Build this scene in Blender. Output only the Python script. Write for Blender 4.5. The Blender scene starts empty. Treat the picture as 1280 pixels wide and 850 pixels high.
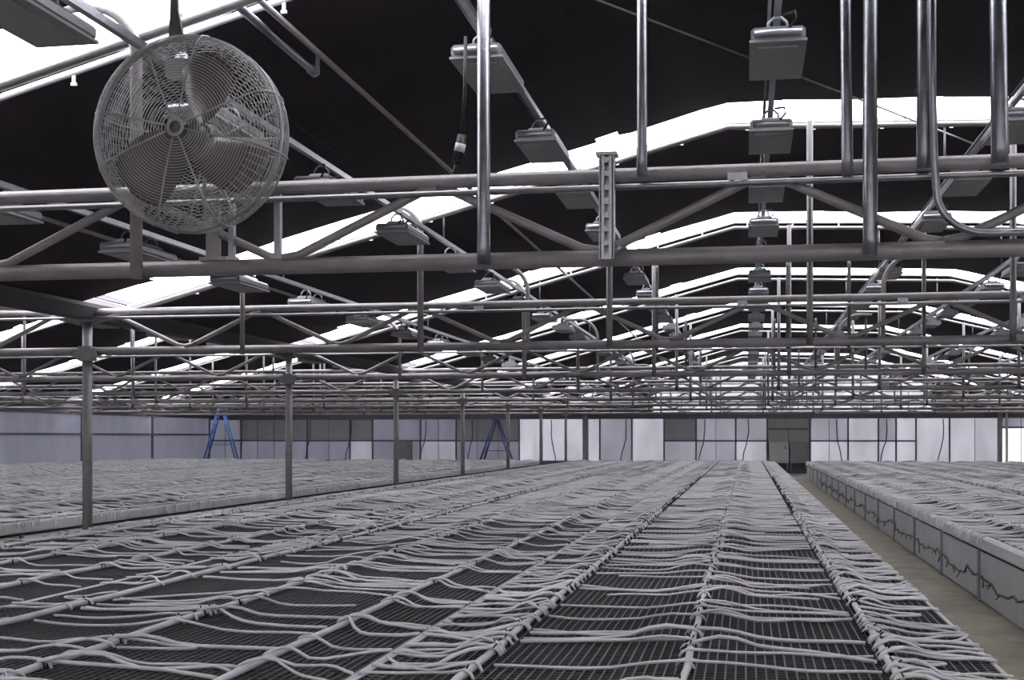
import bpy, math, random
from mathutils import Vector, Matrix

random.seed(7)
R = random.Random(11)
sc = bpy.context.scene
COL = sc.collection

# ------------------------------------------------------------------ camera, sky, exposure
FPX = 1600.0
YAW = math.atan(294.0 / FPX)
CAMZ = 1.6
cam_d = bpy.data.cameras.new('camera')
cam_d.sensor_width = 36.0
cam_d.lens = FPX / 1280.0 * 36.0
cam_d.shift_y = 121.0 / 1280.0
cam_d.clip_start = 0.05
cam_d.clip_end = 500
cam = bpy.data.objects.new('camera', cam_d)
cam.location = (0, 0, CAMZ)
cam.rotation_euler = (math.pi / 2, 0, YAW)
COL.objects.link(cam)
sc.camera = cam

SKY_STRENGTH = 8.0
world = bpy.data.worlds.new('overcast_sky')
sc.world = world
world.use_nodes = True
bg = world.node_tree.nodes['Background']
bg.inputs[0].default_value = (0.97, 0.95, 1.0, 1)      # flat white overcast
bg.inputs[1].default_value = SKY_STRENGTH

sc.view_settings.view_transform = 'Standard'
sc.view_settings.look = 'None'
sc.view_settings.gamma = 1.0
sc.view_settings.use_curve_mapping = False
sc.view_settings.exposure = 0.0
sc.cycles.use_denoising = True
sc.cycles.max_bounces = 8
sc.cycles.diffuse_bounces = 4
sc.cycles.transparent_max_bounces = 8


# ------------------------------------------------------------------ materials
def mat(name, col, rough=0.6, metal=0.0, var=0.0, scale=6.0, bump=0.0, bscale=40.0, coat=0.0, vec='Object'):
    m = bpy.data.materials.new(name)
    m.use_nodes = True
    nt = m.node_tree
    p = nt.nodes['Principled BSDF']
    p.inputs['Base Color'].default_value = (*col, 1)
    p.inputs['Roughness'].default_value = rough
    p.inputs['Metallic'].default_value = metal
    if coat:
        p.inputs['Coat Weight'].default_value = coat
    if var or bump:
        tc = nt.nodes.new('ShaderNodeTexCoord')
    if var:
        n = nt.nodes.new('ShaderNodeTexNoise')
        n.inputs['Scale'].default_value = scale
        n.inputs['Detail'].default_value = 5
        n.inputs['Roughness'].default_value = 0.65
        nt.links.new(tc.outputs[vec], n.inputs['Vector'])
        r = nt.nodes.new('ShaderNodeValToRGB')
        r.color_ramp.elements[0].position = 0.3
        r.color_ramp.elements[1].position = 0.7
        r.color_ramp.elements[0].color = (*[max(0, c * (1 - var)) for c in col], 1)
        r.color_ramp.elements[1].color = (*[min(1, c * (1 + var * 0.7)) for c in col], 1)
        nt.links.new(n.outputs['Fac'], r.inputs['Fac'])
        nt.links.new(r.outputs['Color'], p.inputs['Base Color'])
        rr = nt.nodes.new('ShaderNodeMapRange')
        rr.inputs['To Min'].default_value = max(0.05, rough - 0.12)
        rr.inputs['To Max'].default_value = min(1, rough + 0.12)
        nt.links.new(n.outputs['Fac'], rr.inputs['Value'])
        nt.links.new(rr.outputs['Result'], p.inputs['Roughness'])
    if bump:
        b = nt.nodes.new('ShaderNodeTexNoise')
        b.inputs['Scale'].default_value = bscale
        b.inputs['Detail'].default_value = 4
        nt.links.new(tc.outputs[vec], b.inputs['Vector'])
        bn = nt.nodes.new('ShaderNodeBump')
        bn.inputs['Strength'].default_value = bump
        bn.inputs['Distance'].default_value = 0.02
        nt.links.new(b.outputs['Fac'], bn.inputs['Height'])
        nt.links.new(bn.outputs['Normal'], p.inputs['Normal'])
    return m


def mat_poly(name, col, t, refl=0.25):
    """cloudy twin-wall polycarbonate: part diffuse, part light let through"""
    m = bpy.data.materials.new(name)
    m.use_nodes = True
    nt = m.node_tree
    for n in list(nt.nodes):
        nt.nodes.remove(n)
    out = nt.nodes.new('ShaderNodeOutputMaterial')
    add = nt.nodes.new('ShaderNodeAddShader')
    d = nt.nodes.new('ShaderNodeBsdfDiffuse')
    tr = nt.nodes.new('ShaderNodeBsdfTranslucent')
    tc = nt.nodes.new('ShaderNodeTexCoord')
    mp = nt.nodes.new('ShaderNodeMapping')
    mp.inputs['Scale'].default_value = (1.2, 1.2, 0.35)
    n = nt.nodes.new('ShaderNodeTexNoise')
    n.inputs['Scale'].default_value = 1.6
    n.inputs['Detail'].default_value = 4
    nt.links.new(tc.outputs['Object'], mp.inputs['Vector'])
    nt.links.new(mp.outputs['Vector'], n.inputs['Vector'])
    r = nt.nodes.new('ShaderNodeValToRGB')
    r.color_ramp.elements[0].position = 0.3
    r.color_ramp.elements[1].position = 0.7
    r.color_ramp.elements[0].color = (*[c * t * 0.86 for c in col], 1)
    r.color_ramp.elements[1].color = (*[c * t * 1.1 for c in col], 1)
    nt.links.new(n.outputs['Fac'], r.inputs['Fac'])
    nt.links.new(r.outputs['Color'], tr.inputs['Color'])
    d.inputs['Color'].default_value = (*[c * refl for c in col], 1)
    nt.links.new(d.outputs[0], add.inputs[0])
    nt.links.new(tr.outputs[0], add.inputs[1])
    nt.links.new(add.outputs[0], out.inputs[0])
    return m


def mat_glazing(name):
    m = bpy.data.materials.new(name)
    m.use_nodes = True
    nt = m.node_tree
    for n in list(nt.nodes):
        nt.nodes.remove(n)
    out = nt.nodes.new('ShaderNodeOutputMaterial')
    mix = nt.nodes.new('ShaderNodeMixShader')
    mix.inputs[0].default_value = 0.06
    t = nt.nodes.new('ShaderNodeBsdfTransparent')
    t.inputs[0].default_value = (0.93, 0.94, 0.95, 1)
    g = nt.nodes.new('ShaderNodeBsdfGlossy')
    g.inputs['Roughness'].default_value = 0.1
    nt.links.new(t.outputs[0], mix.inputs[1])
    nt.links.new(g.outputs[0], mix.inputs[2])
    nt.links.new(mix.outputs[0], out.inputs[0])
    return m


M = {
    'galv': mat('galvanised_steel', (0.38, 0.39, 0.42), 0.36, 1.0, 0.22, 9.0, 0.1, 60),
    'chord': mat('dull_grey_steel', (0.40, 0.375, 0.38), 0.5, 0.35, 0.22, 5.0, 0.1, 50),
    'dull': mat('darkened_pipe', (0.21, 0.20, 0.205), 0.45, 0.6, 0.22, 5.0),  # steel darkened so pipes under the bright strips do not turn white
    'thin': mat('pale_zinc_pipe', (0.42, 0.42, 0.43), 0.38, 0.95, 0.18, 8.0),
    'post': mat('post_steel', (0.27, 0.26, 0.265), 0.5, 0.3, 0.25, 5.0),
    'gutter': mat('dark_gutter', (0.035, 0.033, 0.036), 0.6, 0.1, 0.2, 3),
    'cloth': mat('blackout_cloth', (0.040, 0.031, 0.040), 0.9, 0, 0.35, 0.7, 0.25, 8),
    'alu': mat('white_aluminium_profile', (0.72, 0.72, 0.73), 0.4, 0.2, 0.1, 4),
    'glaz': mat_glazing('clear_roof_glazing'),
    'conc': mat('aisle_concrete', (0.33, 0.30, 0.24), 0.8, 0, 0.3, 2.5, 0.3, 30),
    'ground': mat('outside_gravel', (0.32, 0.31, 0.29), 0.9, 0, 0.3, 1.0),
    'hose': mat('white_drip_tube', (0.70, 0.69, 0.705), 0.5, 0, 0.18, 3.0),
    'pipe': mat('white_drip_pipe', (0.66, 0.66, 0.69), 0.42, 0, 0.3, 2.0),
    'black': mat('black_plastic', (0.012, 0.012, 0.014), 0.45, 0, 0.2, 8),
    'wire': mat('black_coated_mesh', (0.085, 0.075, 0.082), 0.5, 0, 0.2, 4),
    'shade_panel': mat('shade_black', (0.018, 0.015, 0.018), 0.7, 0, 0.3, 3),  # near-black that stands in for shade under the mesh and the rim
    'side': mat('grey_bench_board', (0.52, 0.52, 0.54), 0.55, 0, 0.15, 2.5, 0.1, 20),
    'batten': mat('grey_batten', (0.29, 0.29, 0.32), 0.55, 0, 0.15, 2.5, 0.1, 20),
    'rim': mat('bench_rim', (0.62, 0.62, 0.64), 0.45, 0.1, 0.15, 3.0),
    'fixt': mat('fixture_housing', (0.30, 0.30, 0.31), 0.45, 0.5, 0.15, 6),
    'fixw': mat('fixture_bright_top', (0.55, 0.57, 0.62), 0.35, 0.7, 0.1, 6),
    'fixu': mat('fixture_underside', (0.42, 0.415, 0.42), 0.5, 0.05, 0.12, 12),
    'guard': mat('fan_guard_wire', (0.50, 0.50, 0.50), 0.45, 0.3, 0.15, 10),
    'blade': mat('fan_blade', (0.17, 0.15, 0.13), 0.45, 0.2, 0.2, 5),
    'motor': mat('fan_motor', (0.16, 0.16, 0.165), 0.5, 0.3, 0.2, 8),
    'blue': mat('blue_fibreglass', (0.07, 0.16, 0.45), 0.45, 0, 0.15, 5),
    'dblue': mat('dark_blue_paint', (0.05, 0.07, 0.20), 0.45, 0, 0.15, 5),
    'frame': mat('wall_frame_grey', (0.14, 0.14, 0.16), 0.55, 0.2, 0.15, 4),
    'tan': mat('tan_door', (0.36, 0.35, 0.32), 0.6, 0, 0.12, 2),
    'cab': mat('cabinet_grey', (0.46, 0.46, 0.46), 0.5, 0.1, 0.08, 3),
    'cabd': mat('cabinet_dark_grey', (0.20, 0.20, 0.22), 0.5, 0.1, 0.08, 3),
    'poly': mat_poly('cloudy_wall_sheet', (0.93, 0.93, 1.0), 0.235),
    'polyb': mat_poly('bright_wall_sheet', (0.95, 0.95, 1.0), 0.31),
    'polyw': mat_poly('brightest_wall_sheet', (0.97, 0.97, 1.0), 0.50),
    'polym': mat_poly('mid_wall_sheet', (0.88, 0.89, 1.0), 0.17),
    'polyd': mat_poly('dim_wall_sheet', (0.92, 0.92, 0.98), 0.09),  # least translucent of the wall sheets
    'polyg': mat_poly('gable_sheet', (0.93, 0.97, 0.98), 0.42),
    'gcloth': mat('gable_cloth', (0.16, 0.145, 0.145), 0.8, 0, 0.2, 1.5),
}


# ------------------------------------------------------------------ mesh helpers
class MB:
    def __init__(self):
        self.v = []
        self.f = []
        self.s = []

    def quadbox(self, c, sx, sy, sz, rot=None):
        b = len(self.v)
        for dx in (-.5, .5):
            for dy in (-.5, .5):
                for dz in (-.5, .5):
                    p = Vector((dx * sx, dy * sy, dz * sz))
                    if rot is not None:
                        p = rot @ p
                    self.v.append((c[0] + p.x, c[1] + p.y, c[2] + p.z))
        for q in ((0, 1, 3, 2), (4, 6, 7, 5), (0, 4, 5, 1), (2, 3, 7, 6), (0, 2, 6, 4), (1, 5, 7, 3)):
            self.f.append(tuple(b + i for i in q))
            self.s.append(False)
        return self

    def box(self, x0, x1, y0, y1, z0, z1):
        return self.quadbox(((x0 + x1) / 2, (y0 + y1) / 2, (z0 + z1) / 2), x1 - x0, y1 - y0, z1 - z0)

    def bevbox(self, x0, x1, y0, y1, z0, z1, b):
        """box with chamfered edges along Y (octagonal section)"""
        prof = [(x0 + b, z0), (x1 - b, z0), (x1, z0 + b), (x1, z1 - b), (x1 - b, z1), (x0 + b, z1), (x0, z1 - b), (x0, z0 + b)]
        return self.extrude_y(prof, y0, y1)

    def extrude_y(self, prof, y0, y1):
        n = len(prof)
        b = len(self.v)
        for y in (y0, y1):
            for x, z in prof:
                self.v.append((x, y, z))
        for i in range(n):
            j = (i + 1) % n
            self.f.append((b + i, b + j, b + n + j, b + n + i))
            self.s.append(False)
        self.f.append(tuple(b + i for i in reversed(range(n))))
        self.f.append(tuple(b + n + i for i in range(n)))
        self.s += [False, False]
        return self

    def tube(self, pts, r, n=8, caps=True, closed=False):
        P = [Vector(p) for p in pts]
        m = len(P)
        rs = r if isinstance(r, (list, tuple)) else [r] * m
        b = len(self.v)
        up = None
        for i in range(m):
            if closed:
                t = P[(i + 1) % m] - P[i - 1]
            elif i == 0:
                t = P[1] - P[0]
            elif i == m - 1:
                t = P[-1] - P[-2]
            else:
                t = P[i + 1] - P[i - 1]
            t.normalize()
            if up is None:
                up = Vector((0, 0, 1)) if abs(t.z) < 0.9 else Vector((0, 1, 0))
            a = t.cross(up)
            if a.length < 1e-6:
                a = t.orthogonal()
            a.normalize()
            c = a.cross(t)
            up = c
            for k in range(n):
                an = 2 * math.pi * k / n
                q = P[i] + (a * math.cos(an) + c * math.sin(an)) * rs[i]
                self.v.append((q.x, q.y, q.z))
        seg = m if closed else m - 1
        for i in range(seg):
            i2 = (i + 1) % m
            for k in range(n):
                k2 = (k + 1) % n
                self.f.append((b + i * n + k, b + i * n + k2, b + i2 * n + k2, b + i2 * n + k))
                self.s.append(True)
        if caps and not closed:
            self.f.append(tuple(b + k for k in reversed(range(n))))
            self.f.append(tuple(b + (m - 1) * n + k for k in range(n)))
            self.s += [False, False]
        return self

    def bar(self, p, q, r, n=8):
        return self.tube([p, q], r, n)

    def lathe_y(self, prof, cx, cz, n=32):
        """revolve (radius, y) pairs about the axis x=cx z=cz parallel to Y"""
        b = len(self.v)
        m = len(prof)
        for r, y in prof:
            for k in range(n):
                a = 2 * math.pi * k / n
                self.v.append((cx + r * math.cos(a), y, cz + r * math.sin(a)))
        for i in range(m - 1):
            for k in range(n):
                k2 = (k + 1) % n
                self.f.append((b + i * n + k, b + i * n + k2, b + (i + 1) * n + k2, b + (i + 1) * n + k))
                self.s.append(True)
        return self

    def poly(self, pts):
        b = len(self.v)
        self.v += [tuple(p) for p in pts]
        self.f.append(tuple(range(b, b + len(pts))))
        self.s.append(False)
        return self

    def mesh(self, name, material):
        me = bpy.data.meshes.new(name)
        me.from_pydata(self.v, [], self.f)
        me.polygons.foreach_set('use_smooth', self.s)
        me.materials.append(M[material] if isinstance(material, str) else material)
        me.update()
        return me

    def build(self, name, material, parent=None, loc=None):
        return obj(name, self.mesh(name, material), parent, loc)


def obj(name, data, parent=None, loc=None):
    o = bpy.data.objects.new(name, data)
    COL.objects.link(o)
    if loc is not None:
        o.location = loc
    if parent is not None:
        o.parent = parent
    return o


def tag(o, label, cat, group=None):
    o['label'] = label
    o['category'] = cat
    if group:
        o['group'] = group
    return o


def struct(o):
    o['kind'] = 'structure'
    return o


def stuff(o):
    o['kind'] = 'stuff'
    return o


def thing(name, label, cat, loc=(0, 0, 0), group=None):
    o = bpy.data.objects.new(name, None)
    o.empty_display_size = 0.2
    COL.objects.link(o)
    o.location = loc
    return tag(o, label, cat, group)


def copy_tree(o, parent=None, loc=None):
    c = o.copy()
    COL.objects.link(c)
    c.parent = parent
    if loc is not None:
        c.location = loc
    for ch in [x for x in KIDS.get(o.name, [])]:
        copy_tree(ch, c)
    return c


KIDS = {}


def index_kids(o):
    KIDS[o.name] = list(o.children)
    for ch in o.children:
        index_kids(ch)


ORD = ['first', 'second', 'third', 'fourth', 'fifth', 'sixth', 'seventh', 'eighth', 'ninth', 'tenth', 'eleventh', 'twelfth', 'thirteenth', 'fourteenth', 'fifteenth', 'sixteenth', 'seventeenth',
       'eighteenth', 'nineteenth', 'twentieth', 'twenty-first', 'twenty-second', 'twenty-third', 'twenty-fourth']

# ------------------------------------------------------------------ the layout, in metres
BAY = 6.33
YT = [6.75 + BAY * k for k in range(8)]            # truss planes, 6.75 ... 51.1
YT_ALL = [6.75 + BAY * k for k in range(-3, 8)]
YW = 57.6                                          # back wall
YF = -14.0                                         # wall behind the photographer
HOUSE = 18.1
CX = 1.85                                          # ridge line of the middle house
KNEE = 2.04
ZE, ZK0, ZK1 = 3.04, 4.92, 4.80                  # roof height at the gutters and at the two knees of the flat top
GL, GR = CX - HOUSE / 2, CX + HOUSE / 2            # gutters -7.2, 10.9
XL, XR = GL - HOUSE, GR + HOUSE
LOWZ, UPZ, TIEZ = 2.545, 2.98, 2.908
BT = 0.65                                          # bench top
GAP0, GAP1 = -0.22, 0.52                           # open strip of the blackout cloth around each truss


def roof_z(x, cx=CX):
    d = x - cx
    e = HOUSE / 2
    if d < -KNEE:
        return ZE + (ZK0 - ZE) * (d + e) / (e - KNEE)
    if d > KNEE:
        return ZE + (ZK1 - ZE) * (e - d) / (e - KNEE)
    return ZK0 + (ZK1 - ZK0) * (d + KNEE) / (2 * KNEE)


# ------------------------------------------------------------------ floor, ground
struct(MB().box(XL - 0.1, XR + 0.1, YF - 0.1, YW + 0.1, -0.12, 0.0).build('floor', 'conc'))
struct(MB().box(-160, 160, -120, 200, -0.4, -0.13).build('ground', 'ground'))

# ------------------------------------------------------------------ back wall, built of framed sheets
EAVE = 2.42
wb = struct(MB().box(XL, XR, YW, YW + 0.12, 0.0, 0.35).build('wall_back', 'frame'))


def wall_panel(x0, x1, z0, z1, m, parent=wb, y=YW):
    MB().box(x0, x1, y + 0.03, y + 0.05, z0, z1).build('wall_panel', m, parent)


def wall_bar(x0, x1, z0, z1, parent=wb, y=YW, d=0.06, m='frame'):
    MB().box(x0, x1, y - d + 0.03, y + 0.03, z0, z1).build('wall_rail' if x1 - x0 > z1 - z0 else 'wall_mullion', m, parent)


wall_bar(XL, XR, EAVE - 0.02, EAVE + 0.2, d=0.1)
wall_bar(XL, XR, 0.35, 0.52, d=0.08)
# (x0, x1, sheet below the rail, sheet above the rail, rail?)
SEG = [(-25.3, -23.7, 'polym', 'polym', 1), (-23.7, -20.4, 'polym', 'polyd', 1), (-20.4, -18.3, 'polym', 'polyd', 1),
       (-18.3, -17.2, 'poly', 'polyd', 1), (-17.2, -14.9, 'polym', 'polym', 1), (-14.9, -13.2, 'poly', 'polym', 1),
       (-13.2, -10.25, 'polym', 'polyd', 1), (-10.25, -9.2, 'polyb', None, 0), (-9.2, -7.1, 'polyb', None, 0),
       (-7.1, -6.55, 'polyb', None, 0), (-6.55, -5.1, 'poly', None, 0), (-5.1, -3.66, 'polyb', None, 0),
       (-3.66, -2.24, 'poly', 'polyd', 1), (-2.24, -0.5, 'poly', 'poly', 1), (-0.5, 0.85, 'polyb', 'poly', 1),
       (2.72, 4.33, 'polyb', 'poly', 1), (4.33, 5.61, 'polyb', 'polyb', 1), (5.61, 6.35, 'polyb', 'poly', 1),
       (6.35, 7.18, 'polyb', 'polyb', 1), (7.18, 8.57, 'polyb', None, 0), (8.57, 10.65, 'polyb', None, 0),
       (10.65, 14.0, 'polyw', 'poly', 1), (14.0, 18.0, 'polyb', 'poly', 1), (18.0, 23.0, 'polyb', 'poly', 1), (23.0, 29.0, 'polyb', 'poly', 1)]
for x0, x1, lo, up, rail in SEG:
    if rail:
        zr = 1.42 if x0 < 10 else 2.0
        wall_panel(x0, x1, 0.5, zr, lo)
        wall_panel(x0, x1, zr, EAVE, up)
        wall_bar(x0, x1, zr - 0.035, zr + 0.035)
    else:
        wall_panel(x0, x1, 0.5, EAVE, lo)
    wall_bar(x0 - 0.035, x0 + 0.035, 0.5, EAVE)
    if x1 - x0 > 1.6:                       # light seams between the sheets
        k = int((x1 - x0) / 0.8)
        for i in range(1, k):
            xs = x0 + (x1 - x0) * i / k
            MB().box(xs - 0.012, xs + 0.012, YW + 0.01, YW + 0.03, 0.5, EAVE).build('sheet_seam', 'frame', wb)

# gable above the eave of each house
def gable_poly(cx, x0, x1, y, m, parent):
    xs = sorted({x0, x1} | {v for v in (cx - KNEE, cx + KNEE) if x0 < v < x1})
    pts = [(x, roof_z(x, cx) + 0.15) for x in xs]
    prof = [(x0, EAVE + 0.15)] + [(x1, EAVE + 0.15)] + list(reversed(pts))
    MB().extrude_y(prof, y + 0.03, y + 0.05).build('gable_panel', m, parent)


for cx in (CX - HOUSE, CX, CX + HOUSE):
    e = cx - HOUSE / 2
    for i in range(12):
        x0, x1 = e + HOUSE * i / 12, e + HOUSE * (i + 1) / 12
        mid = (x0 + x1) / 2
        lit = cx == CX and -4.0 < mid < 8.3
        gable_poly(cx, x0, x1, YW, 'polyg' if lit else 'gcloth', wb)
    for i in range(0, 13, 2):
        x = e + HOUSE * i / 12
        MB().box(x - 0.03, x + 0.03, YW - 0.04, YW + 0.03, EAVE + 0.18, roof_z(x, cx) + 0.1).build('gable_stud', 'frame', wb)

# dark steel end columns where the houses meet
for x, w in ((GL, 0.22), (GR - 0.3, 0.18)):
    MB().box(x - w / 2, x + w / 2, YW - 0.2, YW - 0.02, 0, 3.0).build('end_column', 'post', wb)
MB().box(GR - 0.06, GR + 0.02, YW - 0.2, YW - 0.02, 0, 3.0).build('end_column', 'rim', wb)

# double door behind the middle aisle
d1 = struct(MB().box(0.87, 2.70, YW - 0.02, YW + 0.04, 0.35, EAVE).build('door_1', 'tan'))
MB().box(1.77, 1.80, YW - 0.03, YW - 0.01, 0.35, 1.9).build('door_seam', 'frame', d1)
MB().box(0.87, 2.70, YW - 0.05, YW - 0.01, 1.9, 1.98).build('door_rail', 'frame', d1)
for x in (0.87, 2.70):
    MB().box(x - 0.04, x + 0.04, YW - 0.06, YW, 0.35, EAVE).build('door_jamb', 'frame', d1)

# left side wall
wl = struct(MB().box(XL - 0.12, XL, YF, YW, 0, 0.4).build('wall_left', 'frame'))
yy = YF
ys = [YF + (YW - YF) * i / 12 for i in range(13)]
for a_, b_ in zip(ys[:-1], ys[1:]):
    for z0, z1, m in ((0.4, 1.7, 'polym'), (1.7, 2.5, 'polym'), (2.5, 3.3, 'gcloth')):
        MB().box(XL - 0.05, XL - 0.03, a_, b_, z0, z1).build('wall_panel', m, wl)
    MB().box(XL - 0.03, XL + 0.04, a_ - 0.05, a_ + 0.05, 0.0, 3.1).build('wall_mullion', 'frame', wl)
for z in (1.7, 2.5):
    MB().box(XL - 0.03, XL + 0.03, YF, YW, z - 0.04, z + 0.04).build('wall_rail', 'frame', wl)
wr = struct(MB().box(XR, XR + 0.12, YF, YW, 0, 0.4).build('wall_right', 'frame'))
MB().box(XR + 0.03, XR + 0.05, YF, YW, 0.4, 3.3).build('wall_panel', 'poly', wr)
wf = struct(MB().box(XL, XR, YF - 0.12, YF, 0, 0.4).build('wall_front', 'frame'))  # unseen wall; its sheets are bright and full height to light truss fronts
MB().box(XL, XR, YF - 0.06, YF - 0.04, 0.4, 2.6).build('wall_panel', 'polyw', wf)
MB().box(XL, XR, YF - 0.06, YF - 0.04, 2.6, 5.2).build('gable_panel', 'polyw', wf)

# ------------------------------------------------------------------ ceiling: blackout cloth drawn across each bay
ceil = struct(obj('ceiling', None))
edges = [YF] + sum([[y + GAP0, y + GAP1] for y in YT_ALL], []) + [YW]
NOTCH = {CX - 3.23: 0.16, CX + 3.23: 0.16, CX - 8.0: 0.16, CX - 5.2: 0.1, CX + 6.6: 0.14}
for cx in (CX - HOUSE, CX, CX + HOUSE):
    e0, e1 = cx - HOUSE / 2, cx + HOUSE / 2
    off = cx - CX
    for bi in range(0, len(edges), 2):
        ya, yb = edges[bi], edges[bi + 1]
        xs = {e0, e1, cx - KNEE, cx + KNEE}
        for i in range(1, 24):
            xs.add(e0 + HOUSE * i / 24)
        for nx in NOTCH:
            xs |= {nx + off - 0.11, nx + off + 0.11}
        xs = sorted(xs)
        mb = MB()
        rr = random.Random(bi * 7 + int(cx * 10))
        sag = {x: rr.uniform(-0.012, 0.012) for x in xs}
        for x0, x1 in zip(xs[:-1], xs[1:]):
            if x1 - x0 < 1e-4:
                continue
            mid = (x0 + x1) / 2
            fy = yb
            if yb < YW:
                for nx, nd in NOTCH.items():
                    if abs(mid - nx - off) < 0.1:
                        fy = yb - nd
                fy += 0.015 * math.sin(mid * 2.3 + bi)
            z0, z1 = roof_z(x0, cx) + sag[x0], roof_z(x1, cx) + sag[x1]
            ym = (ya + yb) / 2
            b = len(mb.v)
            for y, dz in ((ya, 0), (ym, -0.03), (fy, -0.03 * (yb - fy) / (yb - ym))):
                mb.v += [(x0, y, z0 + dz), (x1, y, z1 + dz)]
            for k in (0, 2):
                mb.f.append((b + k, b + k + 1, b + k + 3, b + k + 2))
                mb.s.append(False)
        mb.build('blackout_cloth', 'cloth', ceil)
    # pale profile along the edge of each cloth and clear glazing over each strip
    for y in YT_ALL:
        for dy, r in ((GAP1 + 0.0, 0.022), (GAP1 - 0.09, 0.008)):
            pts = [(e0, y + dy, roof_z(e0, cx) - 0.03), (cx - KNEE, y + dy, ZK0 - 0.03), (cx + KNEE, y + dy, ZK1 - 0.03), (e1, y + dy, roof_z(e1, cx) - 0.03)]
            MB().tube(pts, r, 6).build('edge_profile', 'alu', ceil)
        for xa, xb in ((e0, cx - KNEE), (cx - KNEE, cx + KNEE), (cx + KNEE, e1)):
            MB().poly([(xa, y - 0.75, roof_z(xa, cx) + 0.22), (xb, y - 0.75, roof_z(xb, cx) + 0.22),
                       (xb, y + 1.05, roof_z(xb, cx) + 0.22), (xa, y + 1.05, roof_z(xa, cx) + 0.22)]).build('glazing_pane', 'glaz', ceil)
# little cloth clips under the profile of the nearer strips
clip_me = MB().quadbox((0, 0, -0.035), 0.02, 0.015, 0.07).quadbox((0, 0, -0.075), 0.035, 0.02, 0.018).mesh('cloth_clip', 'alu')
for y in YT[:3]:
    for i in range(26):
        x = GL + 0.4 + i * 0.68
        if x < GR:
            obj('cloth_clip', clip_me, ceil, (x, y + GAP1, roof_z(x) - 0.03))

# gutters over the post rows
for n, x in enumerate((GL, GR)):
    struct(MB().extrude_y([(x - 0.16, 3.02), (x - 0.11, 2.90), (x + 0.11, 2.90), (x + 0.16, 3.02), (x + 0.16, 3.06), (x - 0.16, 3.06)], YF, YW).build('trim_%d' % (n + 1), 'gutter'))

# ------------------------------------------------------------------ roof trusses
def make_truss(label):
    t = thing('roof_truss', label, 'truss', (CX, 0, 0), 'roof trusses')
    h = HOUSE / 2 - 0.06
    MB().tube([(-h, 0, LOWZ), (h, 0, LOWZ)], 0.045, 14).build('bottom_chord', 'chord', t)
    MB().tube([(-h, 0, UPZ), (h, 0, UPZ)], 0.037, 14).build('top_chord', 'chord', t)
    MB().tube([(-h, -0.05, TIEZ), (h, -0.05, TIEZ)], 0.017, 10).build('tie_pipe', 'thin', t)
    xs = [-7.875 + 1.75 * k for k in range(10)]
    wb_me = {}
    for s in (-1, 1):
        z0, z1 = LOWZ + 0.043, UPZ - 0.04
        pts = [(0, 0, z0), (s * 0.09, 0, z0 + 0.015), (s * 0.785, 0, z1 - 0.015), (s * 0.875, 0, z1)]
        wb_me[s] = MB().tube(pts, 0.025, 10).mesh('web_brace', 'chord')
    for x in xs:
        for s in (-1, 1):
            obj('web_brace', wb_me[s], t, (x, -0.012 * s, 0))
    zl = -0.2
    MB().tube([(-h, 0, roof_z(CX - h) + zl), (-KNEE, 0, ZK0 + zl), (KNEE, 0, ZK1 + zl), (h, 0, roof_z(CX + h) + zl)], 0.028, 10).build('rafter', 'chord', t)

    # bolted saddle plates at the chord joints
    sad = MB().quadbox((0, -0.045, 0), 0.10, 0.02, 0.07).bar((-0.03, -0.055, 0), (-0.03, -0.075, 0), 0.012, 6).bar((0.03, -0.055, 0), (0.03, -0.075, 0), 0.012, 6).mesh('saddle_clamp', 'thin')
    for x in (-4.6, -1.9, -0.35, 0.8, 3.4, 6.0):
        obj('saddle_clamp', sad, t, (x, 0, TIEZ + 0.02))
    return t


HANG_ME = {}


def hang(t, x, z0, r, dy, m='galv', bent=0.0):
    z1 = roof_z(CX + x) - 0.17
    key = (x, z0, r, dy, m)
    if key not in HANG_ME:
        HANG_ME[key] = MB().tube([(x, dy, z0), (x, dy, z0 + 0.1), (x + bent, dy, z1)], r, 14).mesh('hanger_pipe', m)
    return obj('hanger_pipe', HANG_ME[key], t)


def tall_hangers(t, m, r):
    for x in (-3.23, -1.24, 0.67, 3.23):                  # tall hangers from the bottom chord to the roof
        hang(t, x, LOWZ - 0.03, r, -0.075, m)
    hang(t, 6.4, UPZ, 0.022, -0.05, m)


tr0 = make_truss('grey steel pipe truss that the wire-guarded fan hangs beside')
tr0.location.y = YT[0]
index_kids(tr0)
NEAR_BACK = 'grey steel pipe truss over the middle house, %s counting from the fan'
for k, y in enumerate(YT[1:], 1):
    c = copy_tree(tr0, None, (CX, y, 0))
    c['label'] = NEAR_BACK % ORD[k]
    tall_hangers(c, 'dull', 0.032)
for k, y in enumerate(YT[1:], 1):
    c = copy_tree(tr0, None, (CX - HOUSE, y, 0))
    c['label'] = 'grey steel pipe truss beyond the post row, %s from the end wall' % ORD[7 - k]
    tall_hangers(c, 'dull', 0.032)

# hangers that only the near truss has, standing on its top chord
for x, z0, r, dy, b_ in ((-2.39, UPZ - 0.02, 0.027, -0.06, 0), (-1.35, UPZ - 0.06, 0.028, -0.05, -0.02), (-0.98, UPZ - 0.04, 0.035, -0.075, 0), (-0.62, UPZ - 0.03, 0.042, -0.08, -0.02)):
    hang(tr0, x, z0, r, dy, bent=b_)
tall_hangers(tr0, 'galv', 0.036)

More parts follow.
